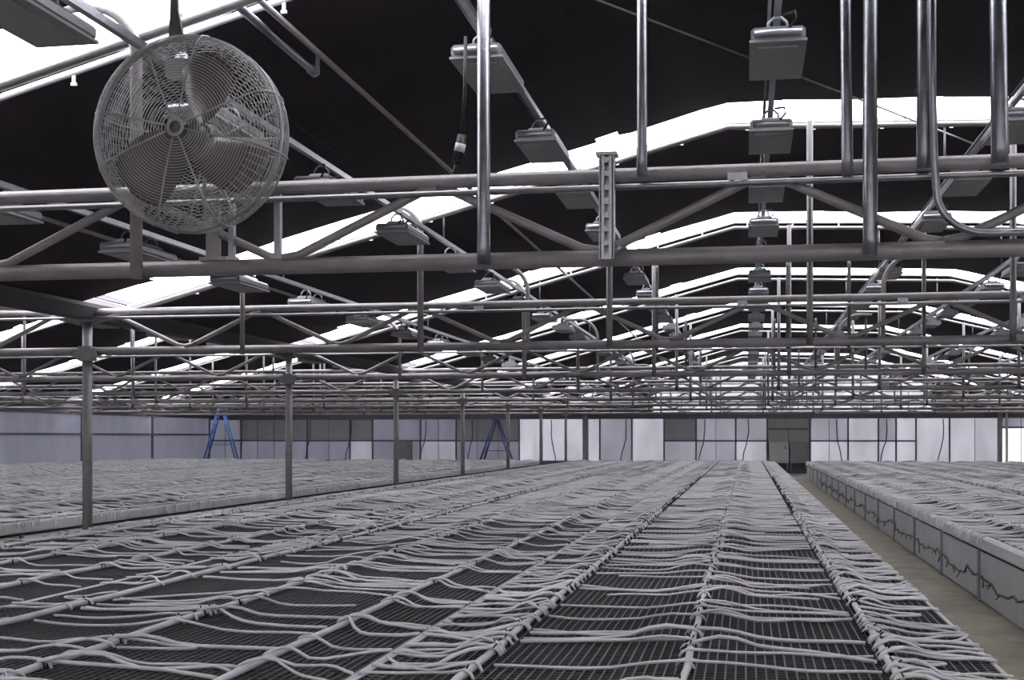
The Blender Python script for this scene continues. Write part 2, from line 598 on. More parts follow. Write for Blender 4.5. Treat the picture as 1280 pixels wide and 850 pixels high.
# ------------------------------------------------------------------ posts of the gutter lines
def make_post(label):
    t = thing('support_post', label, 'post', (0, 0, 0), 'gutter support posts')
    MB().tube([(0, 0, 0.01), (0, 0, 2.88)], 0.054, 16).build('shaft', 'post', t)
    MB().quadbox((0, 0, 0.006), 0.22, 0.22, 0.012).build('base_plate', 'post', t)
    mb = MB().quadbox((0, 0, 2.52), 0.15, 0.13, 0.16)
    for s in (-1, 1):
        mb.quadbox((s * 0.1, 0, 2.52), 0.08, 0.14, 0.09)
    mb.build('chord_bracket', 'post', t)
    MB().quadbox((0, 0, 2.885), 0.2, 0.14, 0.03).build('cap_plate', 'post', t)
    return t


p0 = make_post('x')
index_kids(p0)
first = True
for xg, side in ((GL + 0.02, 'in the narrow aisle'), (GR, 'beyond the far benches')):
    for k, y in enumerate(YT):
        if side.startswith('beyond') and k < 4:
            continue
        o = p0 if first else copy_tree(p0)
        first = False
        o.location = (xg, y, 0)
        n = 7 - k
        o['label'] = 'round dark steel post %s, %s from the end wall' % (side, ORD[n])

# ------------------------------------------------------------------ longitudinal pipes under the cloth
for x, nm in ((CX - 4.6, 'halfway up the roof slope on the fan side'), (CX + 4.6, 'halfway up the roof slope on the far-bench side'),
              (CX - 7.4, 'low on the roof slope above the post row')):
    z = roof_z(x) - 0.13
    tag(MB().tube([(x, -2, z), (x, YW - 0.1, z)], 0.02, 8).build('purlin_pipe', 'chord'), 'long thin steel purlin pipe running %s' % nm, 'pipe')
o = thing('drive_rod', 'short bright curtain drive rod ending under the cloth near the fan', 'rod')
MB().tube([(-2.86, YT[0] + 0.1, 4.06), (-2.86, YT[0] + 1.45, 4.05)], 0.026, 10).build('rod', 'galv', o)
MB().tube([(-2.86, YT[0] + 1.40, 4.05), (-2.86, YT[0] + 1.47, 4.05)], 0.036, 10).quadbox((-2.82, YT[0] + 1.42, 4.10), 0.02, 0.03, 0.16).build('end_bracket', 'galv', o)
tag(MB().tube([(-1.22, 8.37, 4.58), (0.797, 11.466, 4.60), (2.4, 13.93, 4.60)], 0.009, 6).build('brace_cable', 'thin'),
    'thin steel brace cable slanting under the dark cloth behind a grow light', 'cable')

# ------------------------------------------------------------------ grow lights on rails
LROWS = [(0.17, 3.80), (-1.55, 3.80), (-3.13, 3.43), (-4.90, 3.06), (1.90, 3.80), (3.60, 3.80), (5.30, 3.74), (7.00, 3.46), (8.70, 3.02)]
RNAMES = ['row over the black mesh bench', 'row by the tall hanger', 'row passing the fan', 'lowest row near the posts',
          'row over the open aisle', 'first row past the aisle', 'second row past the aisle', 'third row past the aisle', 'lowest row past the aisle']


def light_parts(t):
    w, l = 0.15, 0.38
    hs_ = MB().bevbox(-w, w, -l, l, 0.012, 0.085, 0.018).build('housing', 'fixt', t)
    MB().box(-w - 0.008, w + 0.008, -l - 0.01, l + 0.01, 0.0, 0.014).box(-0.11, 0.11, -l + 0.08, l - 0.08, -0.010, 0.0).build('underside', 'fixu', t)
    MB().bevbox(-0.085, 0.085, -l + 0.12, l - 0.12, 0.085, 0.125, 0.02).build('ballast_cover', 'fixw', t)
    mb = MB().tube([(-0.13, -l - 0.012, 0.05), (0.13, -l - 0.012, 0.05)], 0.02, 10)
    mb.build('end_handle', 'fixw', hs_)
    for y in (-0.2, 0.2):
        MB().tube([(-0.06, y, 0.12), (-0.05, y, 0.165), (-0.02, y, 0.193), (0.02, y, 0.193), (0.05, y, 0.165), (0.06, y, 0.12)], 0.009, 6).build('hanger_clamp', 'galv', t)
    MB().tube([(0.05, -l + 0.02, 0.07), (0.1, -l - 0.05, 0.11), (0.09, -l - 0.02, 0.16), (0.03, -l + 0.1, 0.185)], 0.008, 6).build('power_cord', 'black', hs_)


far_mb = MB().bevbox(-0.15, 0.15, -0.38, 0.38, 0.0, 0.085, 0.018).bevbox(-0.085, 0.085, -0.26, 0.26, 0.085, 0.125, 0.02)
for y in (-0.2, 0.2):
    far_mb.quadbox((0, y, 0.16), 0.06, 0.02, 0.08)
far_me = far_mb.mesh('grow_light', 'fixt')
proto = None
LG = 'grow lights hung in rows'
for ri, ((x, z), rn) in enumerate(zip(LROWS, RNAMES)):
    rail = thing('light_rail', 'steel strut rail carrying grow lights, %s' % rn, 'rail', (x, 0, z), 'grow light rails')
    MB().box(-0.02, 0.02, -3, YW - 0.3, 0.205, 0.245).build('strut', 'galv', rail)
    MB().tube([(-0.045, -3, 0.235), (-0.045, YW - 0.3, 0.235)], 0.011, 6).build('conduit', 'thin', rail)
    for k, yt in enumerate(YT):
        zt = roof_z(x) - z - 0.15
        if k < 5:
            MB().tube([(0, yt, 0.23), (0, yt, zt)], 0.010, 6).build('drop_rod', 'dull', rail)
    n = 23
    for k in range(n):
        y = 5.55 + 2.11 * k - (0.42 if ri == 2 else 0.0)
        lab = ('grey grow light in the %s, %s behind the fan truss' % (rn, ORD[k - 1])) if k else 'grey grow light in the %s, before the fan truss' % rn
        if y < 21:
            if proto is None:
                proto = thing('grow_light', lab, 'light fixture', (x, y, z), LG)
                light_parts(proto)
                index_kids(proto)
                o = proto
            else:
                o = copy_tree(proto, None, (x, y, z))
            o['label'] = lab
        else:
            o = tag(obj('grow_light', far_me, None, (x, y, z)), lab, 'light fixture', LG)
# lights of the neighbouring house: the rows that show past the posts
for ri, (x, z) in enumerate([(-8.4, 3.05), (-10.2, 3.46), (-12.0, 3.74)]):
    rail = thing('light_rail', 'steel strut rail with grow lights, %s beyond the post row' % ORD[ri], 'rail', (x, 0, z), 'grow light rails')
    MB().box(-0.02, 0.02, 8, YW - 0.3, 0.205, 0.245).build('strut', 'galv', rail)
    for k in range(18):
        y = 13.4 + 2.11 * k
        tag(obj('grow_light', far_me, None, (x, y, z)), 'grey grow light on the %s rail beyond the posts, %s from the end wall' % (ORD[ri], ORD[19 - k]), 'light fixture', LG)

# ------------------------------------------------------------------ bent conduits dropping to the trusses
def arc(cx, cz, r, a0, a1, n=10):
    return [(cx + r * math.cos(math.radians(a0 + (a1 - a0) * i / n)), cz + r * math.sin(math.radians(a0 + (a1 - a0) * i / n))) for i in range(n + 1)]


def conduit_mesh(ztop, r, left=1):
    """upright pipe from the bottom chord, bending over sideways at its top"""
    R_ = 0.30
    pts = [(0, 0, LOWZ - 0.06), (0, 0, ztop - R_)]
    pts += [(left * (p[0] - R_), 0, p[1]) for p in arc(R_, ztop - R_, R_, 0, 90)][1:] if False else \
           [(-left * (R_ - R_ * math.cos(math.radians(9 * i))), 0, ztop - R_ + R_ * math.sin(math.radians(9 * i))) for i in range(1, 11)]
    pts.append((-left * (R_ + 0.18), 0, ztop - 0.005))
    return MB().tube(pts, r, 12).mesh('bent_conduit', 'chord')


cA, cB = conduit_mesh(4.03, 0.034), conduit_mesh(3.42, 0.026)
cC, cD = conduit_mesh(4.03, 0.034, -1), conduit_mesh(3.42, 0.026, -1)
for k, y in enumerate(YT):
    for x, me, nm in ((-3.36, cA, 'tall bent conduit on the fan side'), (-5.33, cB, 'short bent conduit near the posts'),
                      (7.06, cC, 'tall bent conduit past the aisle'), (9.03, cD, 'short bent conduit past the aisle')):
        if k == 0 and x > 5:
            continue
        tag(obj('bent_conduit', me, None, (x, y - 0.09, 0)), 'galvanised %s, at the %s truss from the fan' % (nm, ORD[k]), 'conduit', 'bent conduits at the trusses')
# slimmer uprights standing on the further trusses, some bent over at the top
cE = conduit_mesh(3.40, 0.022)
cF = conduit_mesh(3.40, 0.022, -1)
cG = MB().tube([(0, 0, LOWZ - 0.06), (0, 0, 3.32), (0.0, 0.02, 3.36)], 0.018, 8).mesh('slim_conduit', 'dull')
for k, y in enumerate(YT[1:], 1):
    for x, me, nm in ((-2.25, cE, 'bent slim conduit on the fan side'), (-0.91, cG, 'straight slim conduit by the tall hanger'), (0.40, cG, 'straight slim conduit over the mesh bench'),
                      (1.0, cG, 'straight slim conduit at the aisle edge'), (1.33, cF, 'bent slim conduit over the aisle'), (1.72, cG, 'straight slim conduit over the aisle'),
                      (4.2, cF, 'bent slim conduit past the aisle'), (6.1, cG, 'straight slim conduit past the aisle')):
        tag(obj('slim_conduit', me, None, (x, y + 0.09, 0)), '%s, at the %s truss from the fan' % (nm, ORD[k]), 'conduit', 'slim conduits on the trusses')

# flexible feed line sweeping along the bottom chord of the near truss
pts = [(0.905, YT[0] - 0.12, roof_z(0.9) - 0.2), (0.905, YT[0] - 0.12, 3.3), (0.915, YT[0] - 0.12, 2.95), (0.925, YT[0] - 0.12, 2.82)]
for i in range(1, 11):
    a_ = math.radians(9 * i)
    pts.append((0.925 + 0.24 * (1 - math.cos(a_)), YT[0] - 0.12, 2.82 - 0.215 * math.sin(a_)))
pts += [(1.6, YT[0] - 0.11, 2.603), (3.0, YT[0] - 0.11, 2.60)]
tag(MB().tube(pts, 0.019, 12).build('feed_line', 'galv'), 'pale feed line bending off a hanger and along the bottom chord of the near truss', 'pipe')

# perforated strut standing on the near truss
st = thing('perforated_strut', 'short perforated steel strut standing upright on the near truss', 'strut', (-0.72, YT[0] - 0.09, LOWZ - 0.02))
mb = MB()
H_ = 0.54
for sx in (-1, 1):
    mb.box(sx * 0.034 - 0.006, sx * 0.034 + 0.006, -0.02, 0.04, 0, H_)
    mb.box(min(sx * 0.012, sx * 0.034), max(sx * 0.012, sx * 0.034), -0.02, -0.014, 0, H_)
for i in range(8):
    z = i * H_ / 7.5
    mb.box(-0.013, 0.013, -0.02, -0.014, z, z + 0.028)
mb.box(-0.034, 0.034, 0.034, 0.04, 0, H_)
mb.build('channel', 'thin', st)
MB().box(-0.055, 0.055, -0.04, 0.05, H_, H_ + 0.016).build('cap_plate', 'thin', st)
MB().tube([(0.05, -0.02, 0.03), (0.075, -0.04, 0.06)], 0.012, 8).build('bolt', 'thin', st)

# hanging power cable with its plug by the tall hanger
pc = thing('power_cable', 'black power cable with a pale banded plug hanging by the tall hanger', 'cable', (-1.60, YT[0] + 0.25, 3.04))
MB().tube([(0.05, 0, 0.80), (0.045, 0, 0.5), (0.03, 0, 0.24)], 0.011, 8).build('cable', 'black', pc)
pb_ = MB().tube([(0.03, 0, 0.25), (0.0, 0, 0.1)], 0.028, 10).build('plug_body', 'black', pc)
MB().tube([(0.022, 0, 0.20), (0.012, 0, 0.155)], 0.031, 10).build('plug_band', 'pipe', pb_)
MB().tube([(0.0, 0, 0.1), (-0.02, 0, 0.0)], 0.014, 8).build('plug_tip', 'black', pb_)

# ------------------------------------------------------------------ circulation fan
FX, FY, FZ = -2.85, 6.27, 3.17
fan = thing('circulation_fan', 'large round circulation fan in a grey wire guard hung from the truss', 'fan', (FX, FY, FZ))
RF = 0.50
# guard profile: flat face, rounded shoulder, deep barrel, rounded back
def guard_r(s):
    # s 0 centre front -> 1 centre back, returns (r, y)
    prof = [(0.06, -0.20), (0.30, -0.195), (0.40, -0.18), (0.46, -0.145), (0.492, -0.08), (0.50, 0.0), (0.492, 0.08), (0.46, 0.13), (0.40, 0.16), (0.30, 0.175), (0.10, 0.18)]
    q = s * (len(prof) - 1)
    i = min(int(q), len(prof) - 2)
    t = q - i
    return (prof[i][0] + (prof[i + 1][0] - prof[i][0]) * t, prof[i][1] + (prof[i + 1][1] - prof[i][1]) * t)


def ring(mb, r, y, w, n=48, k=4):
    mb.tube([(r * math.cos(2 * math.pi * i / n), y, r * math.sin(2 * math.pi * i / n)) for i in range(n)], w, k, closed=True)


prof_pts = []
mb = MB()
r_ = 0.075
while r_ < 0.40:
    y = -0.2 + 0.02 * (r_ / 0.4) ** 3
    ring(mb, r_, y, 0.0021)
    r_ += 0.0145
for i in range(10):
    a_ = math.radians(9 + 9 * i)
    ring(mb, 0.40 + 0.10 * math.sin(a_), -0.08 - 0.10 * math.cos(a_), 0.0021)
stuff(mb.build('front_rings', 'guard', fan))
mb = MB()
r_ = 0.10
while r_ < 0.41:
    ring(mb, r_, 0.17, 0.0021)
    r_ += 0.019
for i in range(8):
    a_ = math.radians(6 + 10.5 * i)
    ring(mb, 0.40 + 0.10 * math.cos(a_), 0.07 + 0.10 * math.sin(a_), 0.0021)
stuff(mb.build('back_rings', 'guard', fan))
mb = MB()
for i in range(7):
    ring(mb, 0.502, -0.065 + 0.0215 * i, 0.0024)
stuff(mb.build('barrel_rings', 'guard', fan))
MB().lathe_y([(0.506, -0.05), (0.509, -0.05), (0.509, -0.015), (0.506, -0.015), (0.506, -0.05)], 0, 0, 64).build('rim_band', 'guard', fan)
# ribs: fine curved ones joined, the eight strong ones singly
mb = MB()
for i in range(72):
    a_ = 2 * math.pi * i / 72
    pr = [(0.40, -0.178), (0.452, -0.162), (0.487, -0.12), (0.50, -0.07), (0.50, 0.06), (0.485, 0.12), (0.45, 0.155), (0.40, 0.17)]
    mb.tube([(r * math.cos(a_), y, r * math.sin(a_)) for r, y in pr], 0.0018, 4)
stuff(mb.build('side_wires', 'guard', fan))
for i in range(8):
    a_ = math.radians(22 + 45 * i + (10 if i % 2 else 0))
    pr = [(0.055, -0.206), (0.25, -0.204), (0.40, -0.186), (0.455, -0.168), (0.493, -0.12), (0.508, -0.06), (0.508, 0.06), (0.49, 0.125), (0.40, 0.178), (0.12, 0.182)]
    MB().tube([(r * math.cos(a_), y, r * math.sin(a_)) for r, y in pr], 0.0048, 6).build('guard_rib', 'guard', fan)
br_ = MB().lathe_y([(0.03, -0.205), (0.034, -0.213), (0.046, -0.213), (0.05, -0.205), (0.046, -0.2), (0.03, -0.2), (0.03, -0.205)], 0, 0, 24).build('badge_ring', 'guard', fan)
MB().lathe_y([(0.0001, -0.206), (0.03, -0.206), (0.03, -0.198), (0.0001, -0.198)], 0, 0, 20).build('badge_plate', 'motor', br_)
# blades
def blade_mesh():
    mb = MB()
    ni, nj = 9, 7
    for i in range(ni):
        t = i / (ni - 1)
        r = 0.07 + 0.37 * t
        half = 0.16 + 0.30 * math.sin(min(1, t * 1.15) * math.pi * 0.62)       # half width in radians-like measure
        half = (0.055 + 0.115 * math.sin(t * math.pi * 0.6)) / r
        for j in range(nj):
            u = j / (nj - 1) * 2 - 1
            a_ = u * half + 0.25 * t
            cut = 1 - 0.05 * u * u * t
            mb.v.append((r * cut * math.cos(a_), 0.07 * u * (1 - 0.35 * t) - 0.015 * (1 - u * u), r * cut * math.sin(a_)))
    for i in range(ni - 1):
        for j in range(nj - 1):
            mb.f.append((i * nj + j, i * nj + j + 1, (i + 1) * nj + j + 1, (i + 1) * nj + j))
            mb.s.append(True)
    return mb.mesh('fan_blade', 'blade')


bm_ = blade_mesh()
for a_ in (62, 205, 318):
    o = obj('fan_blade', bm_, fan)
    o.rotation_euler = (0, -math.radians(a_), 0)
    md = o.modifiers.new('thickness', 'SOLIDIFY')
    md.thickness = 0.004
MB().lathe_y([(0.0001, -0.05), (0.05, -0.045), (0.075, -0.02), (0.075, 0.05), (0.0001, 0.05)], 0, 0, 24).build('hub', 'motor', fan)
MB().lathe_y([(0.0001, 0.05), (0.085, 0.055), (0.095, 0.08), (0.095, 0.24), (0.08, 0.27), (0.0001, 0.275)], 0, 0, 24).build('motor', 'motor', fan)
MB().bar((-0.41, 0.15, 0), (0.41, 0.15, 0), 0.012, 8).bar((0, 0.155, -0.41), (0, 0.155, 0.41), 0.012, 8).build('motor_mount', 'guard', fan)
MB().extrude_y([(-0.24, 0.34), (-0.12, 0.40), (-0.13, 0.50), (-0.175, 0.74), (-0.18, 1.0), (-0.215, 1.0), (-0.22, 0.74), (-0.235, 0.50)], 0.205, 0.225).build('hanger_strap', 'motor', fan)
MB().tube([(-0.10, 0.13, 0.40), (-0.14, 0.17, 0.47)], 0.035, 10).quadbox((-0.16, 0.16, 0.40), 0.10, 0.08, 0.09).build('junction_box', 'alu', fan)

# small brackets on the near truss by the fan
for x, w in ((-2.94, 0.075), (-2.83, 0.03), (-2.56, 0.035)):
    z1 = UPZ - 0.03
    tag(MB().box(x - w / 2, x + w / 2, YT[0] - 0.02, YT[0] + 0.02, LOWZ + 0.04, z1).box(x - w, x + w, YT[0] - 0.03, YT[0] + 0.03, LOWZ + 0.04, LOWZ + 0.06).build('chord_strut', 'thin' if w < 0.05 else 'chord'),
        ('narrow pale upright strut close beside the wide dark one' if x < -2.7 else 'narrow pale upright strut alone near the web joint') if w < 0.05 else 'wide dark upright strut between the chords under the fan', 'strut')

# ------------------------------------------------------------------ benches
BENCH_Y0, BENCH_Y1 = 2.6, 50.0
BW = 2.56
CB = [(-0.2475 - BW * k) for k in range(3)]                     # centres, middle house near side of the aisle
RB = [2.24 + BW / 2 + BW * k for k in range(3)]
LB = [-8.0 - BW / 2 - BW * k for k in range(3)] + [-16.9 - BW / 2 - BW * k for k in range(3)]
side_me = {}


def mesh_grid(w, y0, y1, pitch, cross, ynear):
    mb = MB()
    n = int(w / pitch)
    for i in range(n + 1):
        x = -w / 2 + w * i / n
        mb.box(x - 0.0035, x + 0.0035, y0, y1, BT - 0.006, BT)
    y = y0
    while y < y1:
        t = 0.0022
        mb.box(-w / 2, w / 2, y - t, y + t, BT - 0.011, BT - 0.004)
        y += cross if y < ynear else cross * 2.5
    return mb.mesh('wire_mesh', 'wire')


GRID_NEAR = mesh_grid(BW - 0.06, BENCH_Y0, BENCH_Y1, 0.040, 0.055, 14)
GRID_FAR = mesh_grid(BW - 0.06, 8.0, BENCH_Y1, 0.08, 0.16, 20)
RAIL = {}


def make_bench(cx, label, grid, side=0, y0=BENCH_Y0):
    t = thing('rolling_bench', label, 'bench', (cx, 0, 0), 'long mesh benches')
    h = BW / 2
    MB().box(-h + 0.02, h - 0.02, y0, BENCH_Y1, BT - 0.075, BT - 0.06).build('shade_panel', 'shade_panel', t)  # dark panel put in for the darkness below the mesh
    stuff(obj('wire_mesh', grid, t))
    for s in (-1, 1):
        x = s * (h - 0.014)
        MB().extrude_y([(x - 0.012, BT - 0.10), (x + 0.012, BT - 0.10), (x + 0.012, BT - 0.004), (x + 0.006, BT + 0.001), (x - 0.006, BT + 0.001), (x - 0.012, BT - 0.004)], y0, BENCH_Y1).build('edge_rail', 'rim', t)
    for y in (y0 + 0.01, BENCH_Y1 - 0.01):
        MB().box(-h, h, y - 0.012, y + 0.012, BT - 0.10, BT).build('end_rail', 'rim', t)
    k = 0
    y = y0 + 1.0
    leg = RAIL.setdefault('leg', MB().tube([(0, 0, 0), (0, 0, BT - 0.09)], 0.025, 8).mesh('leg', 'galv'))
    while y < BENCH_Y1:
        for s in (-1, 1):
            obj('leg', leg, t, (s * (h - 0.35), y, 0))
        y += 7.32
    if side:
        # boarded side towards the aisle: 2.44 m boards, battens at the joints, rim on top
        x = side * h
        bd = RAIL.setdefault(('board', side), MB().box(min(0, side * 0.012), max(0, side * 0.012), -1.19, 1.19, 0.02, BT - 0.16).mesh('side_board', 'side'))
        bt = RAIL.setdefault(('batten', side), MB().box(min(0, side * 0.03), max(0, side * 0.03), -0.05, 0.05, 0.0, BT - 0.15).mesh('side_batten', 'batten'))
        lip = RAIL.setdefault(('lip', side), MB().extrude_y([(0, BT - 0.125), (side * 0.04, BT - 0.125), (side * 0.052, BT - 0.11), (side * 0.052, BT - 0.02), (side * 0.035, BT + 0.001), (0, BT + 0.001)], -1.215, 1.215).mesh('rim_board', 'rim'))
        dk = RAIL.setdefault(('dark', side), MB().box(min(0, side * 0.006), max(0, side * 0.006), -1.215, 1.215, BT - 0.165, BT - 0.125).mesh('shadow_gap', 'shade_panel'))  # solid dark strip stands in for the shadow beneath the rim
        y = 13.1 - 2.44 * 4 + 1.22
        while y < BENCH_Y1 - 1.0:
            obj('side_board', bd, t, (x, y, 0))
            obj('side_batten', bt, t, (x, y - 1.22, 0))
            obj('rim_board', lip, t, (x, y, 0))
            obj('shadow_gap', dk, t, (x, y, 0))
            y += 2.44
    return t


for k, cx in enumerate(CB):
    make_bench(cx, ['long black mesh bench with dark gaps, along the bare floor of the open aisle', 'long mesh bench lying between two others, one bench away from the open aisle',
                    'long mesh bench next to the row of round steel posts'][k], GRID_NEAR, 0)
for k, cx in enumerate(RB):
    make_bench(cx, ['long bench with a grey boarded side facing the open aisle', 'long bench behind the boarded one across the aisle', 'last long bench across the aisle, farthest from the boarded side'][k],
               GRID_FAR, -1 if k == 0 else 0, 3.3 if k == 0 else 8.0)
for k, cx in enumerate(LB):
    make_bench(cx, ['long pale bench with a low boarded side behind the steel posts' if k == 0 else 'long pale bench of the neighbouring house, %s from the post row' % ORD[k]][0],
               GRID_FAR, 1 if k == 0 else 0, 8.0)

# ------------------------------------------------------------------ drip lines: pipe, side tubes, ties
def lift(x, z=0.0):
    return BT + z


def tube_pts(x0, x1, y0, rnd, n, loose, drape=False):
    """one drip tube leaving the pipe at x0 and lying across the mesh to x1"""
    d = x1 - x0
    bow = rnd.gauss(0, 0.11) * loose
    drift = rnd.gauss(0.0, 0.14) * loose
    hump = rnd.uniform(0.0, 0.045)
    wob = rnd.gauss(0, 0.025) * loose
    ph = rnd.uniform(0, 6.28)
    st = rnd.uniform(0.22, 0.45)
    out = []
    for i in range(n + 1):
        t = i / n
        t = t + 0.04 * math.sin(2 * math.pi * t) * -1
        x = x0 + d * t
        y = y0 + drift * t + bow * math.sin(math.pi * t) + wob * math.sin(2 * math.pi * t * 1.5 + ph)
        z = 0.0125 + 0.036 * max(0, 1 - t / st) ** 1.5 + hump * math.exp(-((t - 0.2) / 0.15) ** 2)
        out.append((x, y, BT + z))
    sg = 1 if d > 0 else -1
    if n >= 9:                                   # the tube starts behind the pipe and comes over its top
        a_ = rnd.uniform(-0.05, 0.05)
        out[0] = (x0, y0, BT + 0.047)
        out[:0] = [(x0 - sg * 0.038, y0 + a_, BT + 0.0125), (x0 - sg * 0.024, y0 + a_ * 0.6, BT + 0.034)]
    if drape:
        s = sg
        yl = out[-1][1]
        out[-1] = (x1 + s * 0.035, yl, BT + 0.02)
        out.append((x1 + s * 0.075, yl, BT - 0.01))
        out.append((x1 + s * 0.082, yl + rnd.gauss(0, 0.01), BT - rnd.uniform(0.04, 0.12)))
    return out


def loop_pts(x0, x1, y0, rnd, n):
    """a doubled-back tube"""
    d = (x1 - x0) * rnd.uniform(0.5, 0.9)
    w = rnd.uniform(0.08, 0.2) * rnd.choice((-1, 1))
    out = []
    for i in range(n + 1):
        t = i / n
        a_ = t * math.pi
        out.append((x0 + d * max(0, math.sin(a_)) ** 0.8 * (1 - 0.1 * t) + 0.12 * d * t, y0 + w * (1 - math.cos(a_)) / 2, BT + 0.0125 + 0.03 * max(0, 1 - t * 5)))
    return out


def make_line(x, label, bands, y0, y1, n_single, rnd, fine=True, loose=1.0, drape=False):
    """bands: list of (x_end, spacing near, spacing far) - tubes from the pipe at x towards x_end"""
    t = thing('drip_line', label, 'drip line', (x, 0, 0), 'white drip lines on the benches')
    pr = 0.0165
    pts = []
    k = 110 if fine else 10
    for i in range(k + 1):
        yy = y0 + (y1 - y0) * i / k
        pts.append((rnd.gauss(0, 0.007), yy, BT + pr + 0.004 + abs(rnd.gauss(0, 0.004))))
    MB().tube(pts, pr, 8 if fine else 6).build('pipe', 'pipe', t)
    spots = []
    for xe, sp0, sp1 in bands:
        y = y0 + rnd.uniform(0.1, 0.3)
        while y < y1 - 0.3:
            f_ = min(1, max(0, (y - 8) / 8))
            sp = sp0 + (sp1 - sp0) * f_
            # tubes come in little bunches with gaps between
            for q in range(rnd.choice((1, 1, 1, 2, 2, 3))):
                spots.append((y + q * 0.028 + rnd.uniform(0, 0.02), xe, rnd.random()))
            y += sp * 1.5 * rnd.uniform(0.35, 1.75)
    spots.sort()
    rest = MB()
    ties = MB()
    for i, (y, xe, q) in enumerate(spots):
        near = i < n_single
        ns = 10 if y < 16 else (6 if y < 30 else 4)
        if not fine:
            ns = 5 if y < 25 else 4
        full = (xe - x) * (rnd.uniform(0.72, 1.0) if rnd.random() < 0.13 and abs(xe - x) > 0.5 else 1.0)
        if q < 0.04 and fine:
            p = loop_pts(0, full * 0.9, y, rnd, 10)
        else:
            p = tube_pts(0, full, y, rnd, ns, loose, drape and abs(xe - x) < 0.5 and y > 12.5 and q > 0.3)
        r = (0.0072 if q < 0.8 else 0.0092) if y < 16 else 0.0088
        if near:
            MB().tube(p, r, 6).build('drip_tube', 'hose', t)
        else:
            rest.tube(p, r, 5 if y < 18 else (4 if y < 30 else 3), caps=False)
        if fine and y < 30 and q > 0.62:
            s = 0.024
            ties.tube([(-s, y, BT + 0.012), (-s * 0.6, y + 0.004, BT + 0.042), (s * 0.6, y + 0.004, BT + 0.042), (s, y, BT + 0.012)], 0.005, 4)
            a_ = rnd.uniform(-1, 1)
            ties.bar((0, y, BT + 0.04), (0.03 * a_, y + rnd.uniform(-0.02, 0.02), BT + 0.065), 0.004, 4)
            ties.bar((-s, y, BT + 0.03), (-s - 0.02 * rnd.random(), y + rnd.uniform(-0.05, 0.05), BT + 0.02), 0.006, 4)
    stuff(rest.build('drip_tubes', 'hose', t))
    if ties.v:
        stuff(ties.build('tie_clips', 'black', t))
    return t


rnd = random.Random(5)
for k, cx in enumerate(CB):
    h = BW / 2 - 0.01
    where = ['on the mesh bench beside the open aisle', 'on the bench one in from the open aisle', 'on the bench beside the steel posts'][k]
    ea, ep = [(0.10, 0.15), (0.36, 0.30), (0.30, 0.25)][k]
    wide = [0.21, 0.26, 0.26][k]
    make_line(cx + 0.83, 'white drip line along the aisle-side third %s' % where, [(cx + h, ea, min(ea, 0.12))], BENCH_Y0, BENCH_Y1, 70, rnd)
    make_line(cx, 'white drip line down the middle %s' % where, [(cx + 0.775, wide, 0.11), (cx - 0.775, wide, 0.11)], BENCH_Y0, BENCH_Y1, 80, rnd)
    make_line(cx - 0.83, 'white drip line along the post-side third %s' % where, [(cx - h, ep, 0.13)], BENCH_Y0, BENCH_Y1, 50, rnd)
for k, cx in enumerate(RB):
    h = BW / 2 - 0.01
    where = ['on the boarded bench across the aisle', 'on the bench behind the boarded one', 'on the last bench across the aisle'][k]
    for dx, nm in ((-0.83, 'near-edge'), (0, 'middle'), (0.83, 'far-edge')):
        b_ = [(cx + h, 0.13, 0.13)] if dx > 0 else [(cx - h, 0.13, 0.11)] if dx < 0 else [(cx + 0.775, 0.12, 0.12), (cx - 0.775, 0.12, 0.12)]
        make_line(cx + dx, 'white %s drip line %s' % (nm, where), b_, 8.2, BENCH_Y1, 30 if k == 0 else 12, rnd, k == 0, drape=(k == 0 and dx < 0))
for k, cx in enumerate(LB):
    h = BW / 2 - 0.01
    for dx, nm in ((0.83, 'post-side'), (0, 'middle'), (-0.83, 'wall-side')):
        b_ = [(cx + h, 0.13, 0.13)] if dx > 0 else [(cx - h, 0.13, 0.13)] if dx < 0 else [(cx + 0.775, 0.13, 0.13), (cx - 0.775, 0.13, 0.13)]
        make_line(cx + dx, 'white %s drip line, %s bench beyond the posts' % (nm, ORD[k]), b_, 9.0, BENCH_Y1, 8, rnd, False, drape=(k == 0 and dx > 0))

# black hose strung along the boarded side
x = 2.24 - 0.09
hs = thing('side_hose', 'thin black hose with loose ties sagging along the grey boarded bench side', 'hose', (x, 0, 0))
pts = []
y = 8.5
while y < 40:
    pts.append((rnd.uniform(-0.012, 0.012), y, 0.27 + 0.035 * math.sin(y * 2.57) + rnd.gauss(0, 0.02)))
    y += 0.22
MB().tube(pts, 0.011, 6).build('hose', 'black', hs)
mb = MB()
for p in pts[::2]:
    for q in range(2):
        mb.bar(p, (p[0] - 0.02, p[1] + rnd.uniform(-0.16, 0.16), p[2] + rnd.uniform(-0.09, 0.04)), 0.006, 4)
stuff(mb.build('loose_ties', 'black', hs))

